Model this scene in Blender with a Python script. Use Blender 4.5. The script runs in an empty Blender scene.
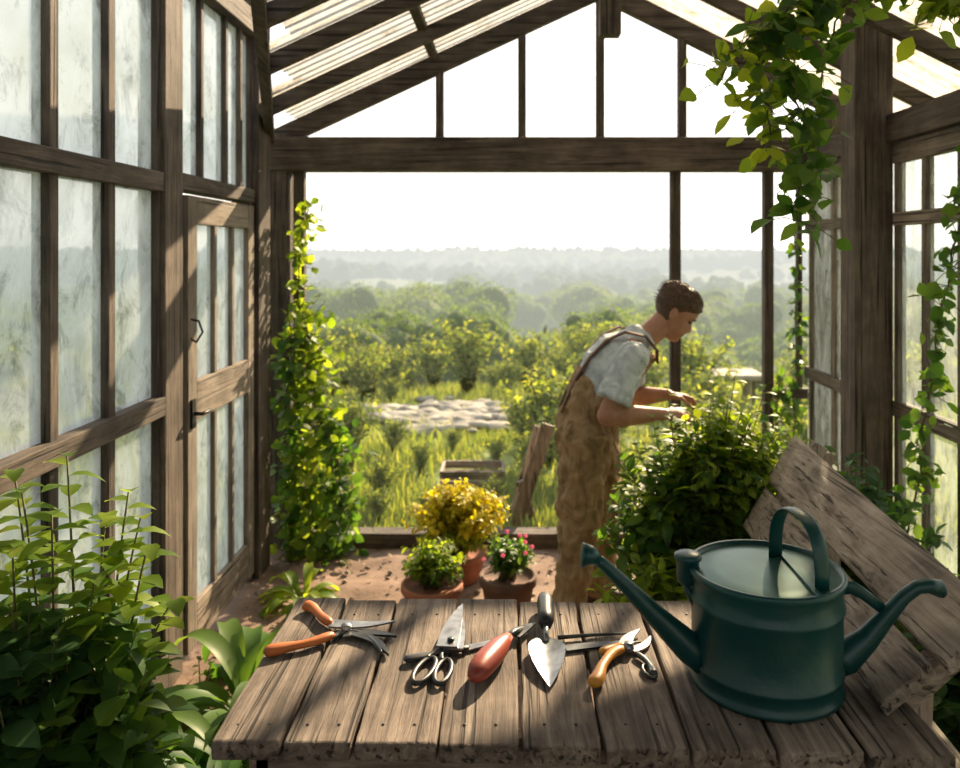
import bpy, math, random
import numpy as np
from mathutils import Vector, Matrix, noise
R = random.Random(7)
pi = math.pi
# ------------------------------------------------------------------ helpers
def nrm(v):
    v = np.asarray(v, float); l = np.linalg.norm(v)
    return v / l if l > 1e-9 else np.array([0, 0, 1.0])
LT = [(0, 0)] + [(t, s * w) for t, w in ((.22, .36), (.5, .5), (.78, .3)) for s in (-1, 0, 1)] + [(1, 0)]
LF = [(0, 2, 1), (0, 3, 2), (1, 2, 5, 4), (2, 3, 6, 5), (4, 5, 8, 7), (5, 6, 9, 8), (7, 8, 10), (8, 9, 10)]
LTn = np.array(LT)
class MB:
    def __init__(s): s.v = []; s.f = []; s.m = []; s.sm = []
    def add(s, vs, fs, m=0, sm=False):
        o = len(s.v); s.v.extend([tuple(map(float, p)) for p in vs])
        for f in fs: s.f.append(tuple(i + o for i in f)); s.m.append(m); s.sm.append(sm)
    def box(s, c, size, m=0, rot=None):
        x, y, z = [a / 2 for a in size]
        P = [Vector((i * x, j * y, k * z)) for i in (-1, 1) for j in (-1, 1) for k in (-1, 1)]
        if rot is not None: P = [rot @ p for p in P]
        P = [p + Vector(c) for p in P]
        s.add(P, [(0, 1, 3, 2), (4, 6, 7, 5), (0, 4, 5, 1), (2, 3, 7, 6), (0, 2, 6, 4), (1, 5, 7, 3)], m)
    def bx(s, x0, x1, y0, y1, z0, z1, m=None):
        if m is None:
            d = (abs(x1 - x0), abs(y1 - y0), abs(z1 - z0)); m = d.index(max(d))
        s.box(((x0 + x1) / 2, (y0 + y1) / 2, (z0 + z1) / 2), (x1 - x0, y1 - y0, z1 - z0), m)
    def beam(s, p0, p1, w, h, m=None, up=(0, 0, 1)):
        p0 = np.array(p0, float); p1 = np.array(p1, float); d = nrm(p1 - p0)
        if m is None: m = int(np.argmax(np.abs(d)))
        u = np.array(up, float)
        if abs(d @ u) > .95: u = np.array((0, 1., 0))
        a = nrm(np.cross(d, u)); b = nrm(np.cross(a, d))
        P = [p + a * i * w / 2 + b * j * h / 2 for p in (p0, p1) for i in (-1, 1) for j in (-1, 1)]
        s.add(P, [(0, 1, 3, 2), (4, 6, 7, 5), (0, 4, 5, 1), (2, 3, 7, 6), (0, 2, 6, 4), (1, 5, 7, 3)], m)
    def tube(s, pts, rad, n=8, m=0, ref=None, caps=True, sm=True):
        pts = [np.array(p, float) for p in pts]; N = len(pts)
        if not hasattr(rad, '__len__'): rad = [rad] * N
        prev = np.array(ref, float) if ref is not None else None
        rings = []
        for i in range(N):
            t = nrm(pts[min(i + 1, N - 1)] - pts[max(i - 1, 0)])
            if prev is None: prev = np.array((0, 0, 1.)) if abs(t[2]) < .8 else np.array((0, 1., 0))
            base = np.array(ref, float) if ref is not None else prev
            a = base - t * (base @ t)
            a = nrm(a) if np.linalg.norm(a) > .05 else nrm(prev - t * (prev @ t))
            prev = a; b = np.cross(t, a)
            r = rad[i]; ra, rb = r if hasattr(r, '__len__') else (r, r)
            rings.append([pts[i] + a * ra * math.cos(2 * pi * k / n) + b * rb * math.sin(2 * pi * k / n) for k in range(n)])
        vs = [p for r in rings for p in r]; fs = []
        for i in range(N - 1):
            for k in range(n):
                fs.append((i * n + k, i * n + (k + 1) % n, (i + 1) * n + (k + 1) % n, (i + 1) * n + k))
        if caps:
            fs.append(tuple(range(n))[::-1]); fs.append(tuple((N - 1) * n + k for k in range(n)))
        s.add(vs, fs, m, sm)
    def ball(s, c, r, m=0, n=16, k=10, rot=None, fn=None):
        rx, ry, rz = r if hasattr(r, '__len__') else (r, r, r)
        vs = []
        for i in range(k + 1):
            th = pi * i / k
            for j in range(n):
                ph = 2 * pi * j / n
                p = Vector((rx * math.sin(th) * math.cos(ph), ry * math.sin(th) * math.sin(ph), rz * math.cos(th)))
                if fn: p = fn(p)
                if rot is not None: p = rot @ p
                vs.append(p + Vector(c))
        fs = [(i * n + j, (i + 1) * n + j, (i + 1) * n + (j + 1) % n, i * n + (j + 1) % n) for i in range(k) for j in range(n)]
        s.add(vs, fs, m, True)
    def lathe(s, c, prof, n=40, m=0, sm=True):
        vs = [(c[0] + r * math.cos(2 * pi * k / n), c[1] + r * math.sin(2 * pi * k / n), c[2] + z) for r, z in prof for k in range(n)]
        fs = [(i * n + k, i * n + (k + 1) % n, (i + 1) * n + (k + 1) % n, (i + 1) * n + k) for i in range(len(prof) - 1) for k in range(n)]
        s.add(vs, fs, m, sm)
    def poly(s, pts, z0, z1, m=0):
        n = len(pts)
        s.add([(x, y, z0) for x, y in pts] + [(x, y, z1) for x, y in pts],
              [tuple(range(n))[::-1], tuple(range(n, 2 * n))] + [(i, (i + 1) % n, n + (i + 1) % n, n + i) for i in range(n)], m)
    def leaf(s, p, d, up, L, W, droop=.25, fold=.12, m=0):
        d = nrm(d); up = np.asarray(up, float); n = up - d * (up @ d); n = nrm(n); sd = np.cross(d, n)
        t = LTn[:, 0:1]; q = LTn[:, 1:2]
        V = np.asarray(p) + d * t * L * (1 - .1 * t) + sd * q * W + n * (np.abs(q) * fold * 2 * W - droop * t * t * L)
        o = len(s.v); s.v.extend(V.tolist())
        for f in LF: s.f.append(tuple(i + o for i in f))
        s.m.extend([m] * 8); s.sm.extend([True] * 8)
    def obj(s, name, mats, parent=None, bevel=0, mods=None):
        me = bpy.data.meshes.new(name); me.from_pydata(s.v, [], s.f); 
        for a in mats: me.materials.append(a)
        me.polygons.foreach_set('material_index', s.m); me.polygons.foreach_set('use_smooth', s.sm)
        me.validate(); me.update()
        o = bpy.data.objects.new(name, me); bpy.context.scene.collection.objects.link(o)
        if parent: o.parent = parent
        if bevel:
            b = o.modifiers.new('b', 'BEVEL'); b.width = bevel; b.segments = 2; b.limit_method = 'ANGLE'; b.angle_limit = .6
        return o
def empty(name):
    e = bpy.data.objects.new(name, None); bpy.context.scene.collection.objects.link(e); return e
def ru(a, b): return R.uniform(a, b)
def rdir():
    z = ru(-1, 1); t = ru(0, 2 * pi); r = math.sqrt(1 - z * z); return np.array((r * math.cos(t), r * math.sin(t), z))
# ------------------------------------------------------------------ materials
def newmat(name):
    m = bpy.data.materials.new(name); m.use_nodes = True; nt = m.node_tree
    for n in list(nt.nodes): nt.nodes.remove(n)
    return m, nt, nt.nodes.new('ShaderNodeOutputMaterial')
def N(nt, t, **k):
    n = nt.nodes.new(t)
    for a, b in k.items():
        if a.startswith('_'): setattr(n, a[1:], b)
        else: n.inputs[a.replace('_', ' ')].default_value = b
    return n
def ramp(nt, cols):
    r = nt.nodes.new('ShaderNodeValToRGB'); e = r.color_ramp.elements
    while len(e) < len(cols): e.new(.5)
    for i, (p, c) in enumerate(cols): e[i].position = p; e[i].color = (*c, 1)
    return r
def wood(name, axis, c0, c1, c2, sc=1, bump=.5, rough=.8):
    m, nt, out = newmat(name); L = nt.links.new
    tc = N(nt, 'ShaderNodeTexCoord'); mp = N(nt, 'ShaderNodeMapping')
    s = [34 * sc] * 3; s[axis] = 2.2 * sc; mp.inputs['Scale'].default_value = s
    gi = N(nt, 'ShaderNodeNewGeometry'); ad = N(nt, 'ShaderNodeVectorMath', _operation='ADD')
    mu = N(nt, 'ShaderNodeMath', _operation='MULTIPLY'); mu.inputs[1].default_value = 9
    L(gi.outputs['Random Per Island'], mu.inputs[0]); L(tc.outputs['Object'], ad.inputs[0]); L(mu.outputs[0], ad.inputs[1])
    L(ad.outputs[0], mp.inputs['Vector'])
    n1 = N(nt, 'ShaderNodeTexNoise', Scale=1.0, Detail=8.0, Roughness=.7, Distortion=1.0); L(mp.outputs[0], n1.inputs['Vector'])
    n2 = N(nt, 'ShaderNodeTexNoise', Scale=5.0, Detail=5.0, Roughness=.6); L(ad.outputs[0], n2.inputs['Vector'])
    r = ramp(nt, [(.36, c0), (.5, c1), (.66, c2)])
    mx = N(nt, 'ShaderNodeMix', _data_type='FLOAT'); mx.inputs[0].default_value = .42
    L(n1.outputs['Fac'], mx.inputs[2]); L(n2.outputs['Fac'], mx.inputs[3]); L(mx.outputs[0], r.inputs['Fac'])
    mp2 = N(nt, 'ShaderNodeMapping'); s2 = [75 * sc] * 3; s2[axis] = 1.6 * sc; mp2.inputs['Scale'].default_value = s2; L(ad.outputs[0], mp2.inputs['Vector'])
    n3 = N(nt, 'ShaderNodeTexNoise', Scale=1.0, Detail=3.0, Distortion=.4); L(mp2.outputs[0], n3.inputs['Vector'])
    r3 = ramp(nt, [(.34, (.17, .16, .15)), (.43, (1, 1, 1))]); L(n3.outputs['Fac'], r3.inputs[0])
    r4 = ramp(nt, [(0, (.70, .69, .68)), (1, (1.14, 1.12, 1.10))]); L(gi.outputs['Random Per Island'], r4.inputs[0])
    q = N(nt, 'ShaderNodeMix', _data_type='RGBA', _blend_type='MULTIPLY'); q.inputs[0].default_value = 1; L(r.outputs[0], q.inputs[6]); L(r3.outputs[0], q.inputs[7])
    q2 = N(nt, 'ShaderNodeMix', _data_type='RGBA', _blend_type='MULTIPLY'); q2.inputs[0].default_value = 1; L(q.outputs[2], q2.inputs[6]); L(r4.outputs[0], q2.inputs[7])
    p = N(nt, 'ShaderNodeBsdfPrincipled', Roughness=rough)
    p.inputs['Specular IOR Level'].default_value = .4
    L(q2.outputs[2], p.inputs['Base Color'])
    hm = N(nt, 'ShaderNodeMath', _operation='MULTIPLY'); L(n1.outputs['Fac'], hm.inputs[0]); L(r3.outputs[0], hm.inputs[1])
    b = N(nt, 'ShaderNodeBump', Strength=bump, Distance=.009); L(hm.outputs[0], b.inputs['Height']); L(b.outputs[0], p.inputs['Normal'])
    L(p.outputs[0], out.inputs[0]); return m
def wood3(name, *a, **k): return [wood(name + '_' + 'xyz'[i], i, *a, **k) for i in range(3)]
def simple(name, c, rough=.5, metal=0, c2=None, sc=20, bump=0, bsc=None, spec=.5):
    m, nt, out = newmat(name); L = nt.links.new
    p = N(nt, 'ShaderNodeBsdfPrincipled', Roughness=rough, Metallic=metal); p.inputs['Base Color'].default_value = (*c, 1)
    p.inputs['Specular IOR Level'].default_value = spec
    tc = N(nt, 'ShaderNodeTexCoord')
    n = N(nt, 'ShaderNodeTexNoise', Scale=sc, Detail=6.0); L(tc.outputs['Object'], n.inputs['Vector'])
    r = ramp(nt, [(.35, c), (.68, c2 or tuple(x * .75 for x in c))]); L(n.outputs['Fac'], r.inputs[0]); L(r.outputs[0], p.inputs['Base Color'])
    if bump:
        n = N(nt, 'ShaderNodeTexNoise', Scale=bsc or sc * 3, Detail=6.0); L(tc.outputs['Object'], n.inputs['Vector'])
        b = N(nt, 'ShaderNodeBump', Strength=bump, Distance=.004); L(n.outputs['Fac'], b.inputs['Height']); L(b.outputs[0], p.inputs['Normal'])
    L(p.outputs[0], out.inputs[0]); return m
def cloth(name, c, c2, stretch=(14, 14, 5), dist=.02):
    m, nt, out = newmat(name); L = nt.links.new
    p = N(nt, 'ShaderNodeBsdfPrincipled', Roughness=.92); p.inputs['Specular IOR Level'].default_value = .15
    tc = N(nt, 'ShaderNodeTexCoord'); mp = N(nt, 'ShaderNodeMapping'); mp.inputs['Scale'].default_value = stretch; L(tc.outputs['Object'], mp.inputs[0])
    n = N(nt, 'ShaderNodeTexNoise', Scale=1.0, Detail=3.0, Distortion=1.6); L(mp.outputs[0], n.inputs['Vector'])
    r = ramp(nt, [(.36, c2), (.56, c)]); L(n.outputs['Fac'], r.inputs[0]); L(r.outputs[0], p.inputs['Base Color'])
    b = N(nt, 'ShaderNodeBump', Strength=.9, Distance=dist); L(n.outputs['Fac'], b.inputs['Height']); L(b.outputs[0], p.inputs['Normal'])
    L(p.outputs[0], out.inputs[0]); return m
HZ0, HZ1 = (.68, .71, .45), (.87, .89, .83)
def hazed(nt, sh, out, D=420, cap=.95):  # aerial haze painted into the material: pale emission mixed in with distance
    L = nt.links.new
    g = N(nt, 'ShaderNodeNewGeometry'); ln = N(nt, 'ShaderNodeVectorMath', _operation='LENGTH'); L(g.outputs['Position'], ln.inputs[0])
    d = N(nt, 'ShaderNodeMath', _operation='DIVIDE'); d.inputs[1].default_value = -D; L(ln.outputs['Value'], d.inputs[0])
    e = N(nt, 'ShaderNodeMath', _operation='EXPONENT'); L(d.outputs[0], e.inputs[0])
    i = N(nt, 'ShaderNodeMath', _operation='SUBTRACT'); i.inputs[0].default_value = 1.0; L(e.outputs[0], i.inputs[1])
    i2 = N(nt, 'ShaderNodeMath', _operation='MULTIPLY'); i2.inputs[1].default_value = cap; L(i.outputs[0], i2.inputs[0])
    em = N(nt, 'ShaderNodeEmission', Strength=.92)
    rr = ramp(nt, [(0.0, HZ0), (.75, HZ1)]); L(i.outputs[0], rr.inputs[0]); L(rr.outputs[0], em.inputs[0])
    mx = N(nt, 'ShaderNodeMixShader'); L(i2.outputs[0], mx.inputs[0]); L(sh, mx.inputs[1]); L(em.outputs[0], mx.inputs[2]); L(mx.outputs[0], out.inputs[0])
def leafm(name, cols, tr=.45, tc_=None, rough=.5, haze=None, spec=.4):
    m, nt, out = newmat(name); L = nt.links.new
    g = N(nt, 'ShaderNodeNewGeometry'); r = ramp(nt, [(i / (len(cols) - 1), c) for i, c in enumerate(cols)])
    L(g.outputs['Random Per Island'], r.inputs[0])
    p = N(nt, 'ShaderNodeBsdfPrincipled', Roughness=rough); L(r.outputs[0], p.inputs['Base Color']); p.inputs['Specular IOR Level'].default_value = spec
    t = N(nt, 'ShaderNodeBsdfTranslucent')
    hs = N(nt, 'ShaderNodeMix', _data_type='RGBA', _blend_type='MULTIPLY'); hs.inputs[0].default_value = 1
    L(r.outputs[0], hs.inputs[6]); hs.inputs[7].default_value = (*(tc_ or (2.6, 2.2, .8)), 1); L(hs.outputs[2], t.inputs[0])
    mx = N(nt, 'ShaderNodeMixShader'); mx.inputs[0].default_value = tr; L(p.outputs[0], mx.inputs[1]); L(t.outputs[0], mx.inputs[2])
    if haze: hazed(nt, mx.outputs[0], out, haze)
    else: L(mx.outputs[0], out.inputs[0])
    return m
def glassm(name, tcol, lo, hi, c=(.62, .68, .7), sc=3.0, streak=(1, 2.2, .8), c2=None, dfm=.3):
    m, nt, out = newmat(name); L = nt.links.new
    tc = N(nt, 'ShaderNodeTexCoord'); mp = N(nt, 'ShaderNodeMapping'); mp.inputs['Scale'].default_value = streak; L(tc.outputs['Object'], mp.inputs[0])
    n = N(nt, 'ShaderNodeTexNoise', Scale=sc, Detail=9.0, Roughness=.72, Distortion=.8); L(mp.outputs[0], n.inputs['Vector'])
    r = N(nt, 'ShaderNodeMapRange'); r.inputs[1].default_value = .38; r.inputs[2].default_value = .62; r.inputs[3].default_value = lo; r.inputs[4].default_value = hi
    L(n.outputs['Fac'], r.inputs[0])
    nb = N(nt, 'ShaderNodeTexNoise', Scale=sc * 2.6, Detail=12.0, Roughness=.8, Distortion=.6); L(mp.outputs[0], nb.inputs['Vector'])
    rc = ramp(nt, [(.38, c2 or tuple(x * .45 for x in c)), (.5, c)]); L(nb.outputs['Fac'], rc.inputs[0])
    t = N(nt, 'ShaderNodeBsdfTransparent'); t.inputs[0].default_value = (*tcol, 1)
    tl = N(nt, 'ShaderNodeBsdfTranslucent'); L(rc.outputs[0], tl.inputs[0])
    df = N(nt, 'ShaderNodeBsdfDiffuse'); L(rc.outputs[0], df.inputs[0])
    m1 = N(nt, 'ShaderNodeMixShader'); m1.inputs[0].default_value = dfm; L(tl.outputs[0], m1.inputs[1]); L(df.outputs[0], m1.inputs[2])
    m2 = N(nt, 'ShaderNodeMixShader'); L(r.outputs[0], m2.inputs[0]); L(t.outputs[0], m2.inputs[1]); L(m1.outputs[0], m2.inputs[2])
    gl = N(nt, 'ShaderNodeBsdfGlossy', Roughness=.12); m3 = N(nt, 'ShaderNodeMixShader'); m3.inputs[0].default_value = .05
    L(m2.outputs[0], m3.inputs[1]); L(gl.outputs[0], m3.inputs[2]); L(m3.outputs[0], out.inputs[0]); return m
FR = wood3('frame_wood', (.03, .023, .017), (.095, .074, .056), (.19, .155, .12))
FRL = wood3('door_wood', (.07, .055, .042), (.20, .165, .125), (.34, .29, .23))
TW = wood3('table_wood', (.045, .033, .026), (.20, .158, .128), (.44, .37, .305), sc=1.0, bump=1.0)
BW = wood3('bench_wood', (.11, .085, .066), (.32, .265, .215), (.56, .485, .405), sc=1.0, bump=1.0)
GL = glassm('dirty_glass', (.66, .72, .73), .55, .93, (.70, .78, .80), c2=(.33, .37, .37), dfm=.25, sc=2.6, streak=(1, 1.3, .9))
GLR = glassm('clear_glass', (.85, .9, .86), .15, .55, (.7, .75, .72))
ROOF = glassm('roof_sheet', (.62, .61, .57), .88, 1.0, c=(.52, .495, .44), sc=1.6, streak=(.7, 3, .7), c2=(.20, .175, .135), dfm=.2)
IRON = simple('dark_iron', (.03, .03, .03), .5, .8)
STEEL = simple('worn_steel', (.42, .43, .43), .34, 1.0, (.2, .2, .2), 30)
DSTEEL = simple('dark_steel', (.10, .11, .11), .4, .9, (.04, .04, .04), 30)
ORANGE = simple('orange_grip', (.55, .16, .03), .45, 0, (.36, .09, .02), 18)
YEL = simple('yellow_grip', (.66, .29, .03), .45, 0, (.45, .17, .02), 18)
RED = simple('red_handle', (.36, .06, .03), .38, 0, (.22, .034, .02), 14)
BLACK = simple('black_grip', (.02, .022, .025), .4)
# ------------------------------------------------------------------ terrain
def sst(t): t = max(0, min(1, t)); return t * t * (3 - 2 * t)
def H(x, y):
    r = math.hypot(x, y)
    h = -4.5 * sst((r - 8) / 22) - 5.5 * sst((r - 30) / 90) + 8 * sst((r - 250) / 1600)
    if r > 60:
        k = min(1, (r - 60) / 700)
        h += k * 4 * math.sin(x / 170 + 1.3) * math.cos(y / 230) + k * 2 * math.sin(x / 61 + y / 90)
        h += 7 * math.exp(-((x - 190) / 110) ** 2 - ((y - 420) / 130) ** 2) + 3 * math.exp(-((x + 60) / 60) ** 2 - ((y - 230) / 50) ** 2)
    if r > 9: h += min(1, (r - 9) / 30) * .6 * math.sin(x / 7.0 + y / 11)
    return h
mb = MB(); NX, NY = 110, 150
ys = sorted([-4] + [4 * (1.0462 ** i) - 4.0 for i in range(NY - 1)])
for y in ys:
    w = 14 + max(0, y) * 1.1
    for i in range(NX):
        u = -1 + 2 * i / (NX - 1); x = u * abs(u) ** .5 * w
        mb.v.append((x, y, H(x, y) - .03))
for j in range(len(ys) - 1):
    for i in range(NX - 1):
        a = j * NX + i; mb.f.append((a, a + 1, a + NX + 1, a + NX)); mb.m.append(0); mb.sm.append(True)
m, nt, out = newmat('meadow'); L = nt.links.new
tc = N(nt, 'ShaderNodeTexCoord'); n1 = N(nt, 'ShaderNodeTexNoise', Scale=.35, Detail=10.0, Roughness=.7); L(tc.outputs['Object'], n1.inputs['Vector'])
r = ramp(nt, [(.3, (.07, .11, .022)), (.5, (.16, .20, .045)), (.7, (.33, .33, .12))]); L(n1.outputs['Fac'], r.inputs[0])
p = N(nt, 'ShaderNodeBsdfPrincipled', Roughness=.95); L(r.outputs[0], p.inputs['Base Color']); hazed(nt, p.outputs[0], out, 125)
mb.obj('meadow_ground', [m])
mb = MB(); nx, ny = 90, 150
for j in range(ny):
    for i in range(nx):
        x = -1.5 + 3.6 * i / (nx - 1); y = -1.2 + 6.05 * j / (ny - 1)
        mb.v.append((x, y, .018 * noise.noise(Vector((x * 4, y * 4, 0))) + .008 * noise.noise(Vector((x * 17, y * 17, 3)))))
for j in range(ny - 1):
    for i in range(nx - 1):
        a = j * nx + i; mb.f.append((a, a + 1, a + nx + 1, a + nx)); mb.m.append(0); mb.sm.append(True)
SOIL = simple('soil', (.27, .18, .125), .95, 0, (.12, .075, .052), 6, 1.0, 40)
mb.obj('floor', [SOIL])
PEB = simple('pebble', (.32, .26, .2), .85, 0, (.18, .14, .11), 9)
LIT = leafm('dry_leaf', [(.12, .07, .03), (.22, .13, .05), (.10, .12, .03)], .2)
mb = MB()
for i in range(600):
    x, y = ru(-1.3, 1.5), ru(1.2, 4.6); s = ru(.006, .022)
    mb.ball((x, y, s * .4), (s, s * ru(.6, 1), s * .6), 0, 7, 5)
for i in range(500):
    mb.leaf((ru(-1.3, 1.5), ru(1.6, 4.6), .022), (ru(-1, 1), ru(-1, 1), ru(-.1, .3)), (0, 0, 1), ru(.03, .06), ru(.015, .03), .2, .2, 1)
mb.obj('gravel_litter', [PEB, LIT])
# ------------------------------------------------------------------ left wall
XL = -1.4
mb = MB()
for y, w in ((-1.1, .12), (.75, .12), (3.22, .17)): mb.bx(XL - .06, XL + .05, y - w / 2, y + w / 2, 0, 2.95)
mb.bx(XL - .08, XL + .07, 4.24, 4.44, 0, 3.1)
mb.bx(XL - .05, XL + .045, -1.1, 3.14, 1.98, 2.055); mb.bx(XL - .045, XL + .05, 3.3, 4.25, 2.0, 2.07)
mb.bx(XL - .05, XL + .05, -1.1, 3.14, 1.10, 1.175)
mb.bx(XL - .06, XL + .06, -1.1, 3.14, 0.02, .16)
mb.bx(XL - .06, XL + .07, -1.1, 4.44, 2.88, 3.0)
for y in (-.7, -.35, 0, .35, 1.13, 1.45, 1.77, 2.09, 2.41, 2.76): mb.bx(XL - .03, XL + .028, y - .024, y + .024, .16, 2.9)
for y in (3.58, 3.89, 4.1): mb.bx(XL - .025, XL + .025, y - .016, y + .016, 2.06, 2.9)
mb.bx(XL - .02, XL + .03, 3.12, 3.15, .16, 2.88); mb.bx(XL - .02, XL + .035, 4.2, 4.24, 0, 2.0)
o = mb.obj('wall_left', FR, bevel=.004)
mb = MB()
for z0, z1, y0, y1 in ((.16, 1.1, -1.1, 3.13), (1.17, 1.98, -1.1, 3.13), (2.05, 2.88, -1.1, 3.13), (2.06, 2.88, 3.3, 4.24)):
    mb.add([(XL, y0, z0), (XL, y1, z0), (XL, y1, z1), (XL, y0, z1)], [(0, 1, 2, 3)], 0)
mb.obj('window_1', [GL])
D = empty('door_1'); mb = MB(); a, b = 3.33, 4.19; xd = XL + .035
for y0, y1 in ((a, a + .10), (b - .09, b)): mb.bx(xd - .025, xd + .025, y0, y1, .06, 1.98)
for z0, z1 in ((.06, .24), (1.02, 1.19), (1.86, 1.98)): mb.bx(xd - .024, xd + .024, a + .1, b - .09, z0, z1, 1)
for y in (a + .33, a + .56):
    mb.bx(xd - .018, xd + .02, y - .016, y + .016, .24, 1.02, 2); mb.bx(xd - .018, xd + .02, y - .016, y + .016, 1.19, 1.86, 2)
mb.obj('door_frame', FRL, D, .004)
mb = MB()
for z0, z1 in ((.24, 1.02), (1.19, 1.86)): mb.add([(xd, a + .1, z0), (xd, b - .09, z0), (xd, b - .09, z1), (xd, a + .1, z1)], [(0, 1, 2, 3)])
mb.obj('door_panes', [GL], D)
mb = MB(); mb.bx(xd + .024, xd + .036, a + .02, a + .06, 1.0, 1.12, 0)
mb.tube([(xd + .03, a + .04, 1.06), (xd + .07, a + .04, 1.06), (xd + .075, a + .12, 1.06)], .008, 8)
mb.tube([(xd + .02, a + .03, 1.46), (xd + .05, a + .05, 1.45), (xd + .055, a + .08, 1.40), (xd + .04, a + .05, 1.36), (xd + .02, a + .03, 1.38)], .005, 8)
mb.obj('door_latch', [IRON], D)
# ------------------------------------------------------------------ back wall & gable
YB = 4.75; RX, RZ = .534, 3.30; EL, ELZ = -1.40, 2.40; ER = 2.35; SR = .50; SL = (RZ - ELZ) / (RX - EL)
def rz(x): return RZ - SL * (RX - x) if x < RX else RZ - SR * (x - RX)
mb = MB()
mb.bx(-1.437, -1.30, YB - .07, YB + .07, 0, 2.43)
mb.bx(-1.28, -1.215, YB - .03, YB + .03, 0, 2.22)
mb.bx(-1.40, 1.9, YB - .09, YB + .07, 2.215, 2.41)
mb.bx(-1.3, 1.9, YB - .06, YB + .06, .0, .085)
mb.bx(1.83, 1.95, YB - .06, YB + .06, 0, rz(1.9))
for x, w in ((.98, .06), (1.53, .055)): mb.bx(x - w / 2, x + w / 2, YB - .03, YB + .03, .08, 2.22)
mb.bx(1.55, 1.84, YB - .025, YB + .025, .87, .93); mb.bx(1.7, 1.73, YB - .02, YB + .02, .9, 2.22); mb.bx(1.55, 1.84, YB - .025, YB + .025, .42, .47)
for x in (-.416, .071, .534, 1.02, 1.53): mb.bx(x - .024, x + .024, YB - .03, YB + .03, 2.4, rz(x) - .02, 2)
mb.obj('wall_back', FR, bevel=.004)
XR = 1.75
mb = MB()
mb.bx(XR - .05, XR + .07, -1.1, 4.7, 2.235, 2.36)
mb.bx(1.56, 1.735, 3.62, 3.78, 0, 2.85)
mb.bx(XR - .05, XR + .07, .6, .75, 0, 2.6); mb.bx(XR - .05, XR + .07, -1.16, -1.02, 0, 2.6)
mb.bx(XR - .03, XR + .04, -1.1, 4.7, 0, .14)
mb.obj('wall_right', FR, bevel=.004)
D2 = empty('window_2'); mb = MB()
for z0, z1 in ((2.14, 2.23), (1.86, 1.92), (1.0, 1.07), (.14, .24)): mb.bx(XR - .02, XR + .02, -1.0, 3.62, z0, z1, 1); mb.bx(XR - .02, XR + .02, 3.78, 4.7, z0, z1, 1)
for y in (-.6, -.2, .2, 1.0, 1.3, 1.6, 1.9, 2.2, 2.5, 2.8, 3.08, 3.35, 3.59, 3.8, 4.05, 4.3, 4.62): mb.bx(XR - .018, XR + .018, y - .02, y + .02, .14, 2.23, 2)
mb.obj('sash_frames', FRL, D2, .003)
mb = MB(); mb.add([(XR, -1.0, .2), (XR, 4.7, .2), (XR, 4.7, 2.2), (XR, -1.0, 2.2)], [(0, 1, 2, 3)]); mb.obj('panes', [GLR], D2)
mb = MB(); x = -1.45
while x < 2.3:
    mb.bx(x, x + .145, -1.22, -1.19, 0, .9, 2); x += .15
for x in (-1.4, -.5, .4, 1.3, 1.9): mb.bx(x - .04, x + .04, -1.24, -1.16, 0, rz(x), 2)
mb.bx(-1.45, 2.3, -1.25, -1.15, .9, .97); mb.bx(-1.45, 2.0, -1.25, -1.15, 2.22, 2.4)
mb.obj('unseen_wall_front', FR)  # unseen wall added behind the camera to cut frontal fill, left open above
# ------------------------------------------------------------------ roof
def vx(y): return -1.40 + (4.5 - y) * .30 if y < 4.5 else -1.4
C = empty('ceiling'); mb = MB()
for y in (4.75, 4.1, 3.5, 3.0, 2.5, 2.0):
    w, h = (.07, .11) if y == 4.75 else (.05, .075)
    x0 = vx(y); 
    mb.beam((x0, y, rz(x0)), (RX, y, RZ), w, h, 0); mb.beam((RX, y, RZ), (ER, y, rz(ER)), w, h, 0)
mb.beam((RX, 4.8, RZ + .01), (RX, -1.2, RZ + .01), .06, .12)
for x in (-.45, 1.45): mb.beam((x, 4.8, rz(x) + .05), (x, 1.9, rz(x) + .05), .05, .04)
mb.beam((ER - .05, 4.8, rz(ER) - .02), (ER - .05, 1.9, rz(ER) - .02), .06, .09)
mb.beam((-1.38, 4.6, rz(-1.38)), (vx(2.0) - .01, 2.0, rz(vx(2.0)) + .01), .05, .10)
mb.bx(RX - .02, RX + .10, 4.55, 4.66, 2.98, 3.26, 2)
mb.obj('rafters', FR, C, .004)
mb = MB()
for y0, y1 in ((4.1, 4.82), (3.5, 4.1), (3.0, 3.5), (2.5, 3.0), (2.0, 2.5)):
    x0 = vx((y0)) 
    for X in ((x0, RX), (RX, ER)):
        vs = []
        nn = int((y1 - y0) / .01)
        for i in range(nn + 1):
            y = y0 + (y1 - y0) * i / nn
            for x in (X[0], X[-1]): vs.append((x, y, rz(x) + .085 + .014 * math.sin(y * 2 * pi / .085)))
        mb.add(vs, [(2 * i, 2 * i + 1, 2 * i + 3, 2 * i + 2) for i in range(nn)], 0, True)
mb.obj('roof_sheets', [ROOF], C)
mb = MB(); y = -1.25
while y < 1.95:
    y1 = y + .145
    mb.add([(-1.45, y, rz(-1.45) + .06), (RX, y, RZ + .06), (RX, y1, RZ + .06), (-1.45, y1, rz(-1.45) + .06)], [(0, 1, 2, 3)], 0)
    mb.add([(RX, y, RZ + .06), (ER, y, rz(ER) + .06), (ER, y1, rz(ER) + .06), (RX, y1, RZ + .06)], [(0, 1, 2, 3)], 0); y += .15
mb.obj('unseen_roof_boards', FR, C)  # opaque boards added out of view overhead, blocking skylight for a backlit look
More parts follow.
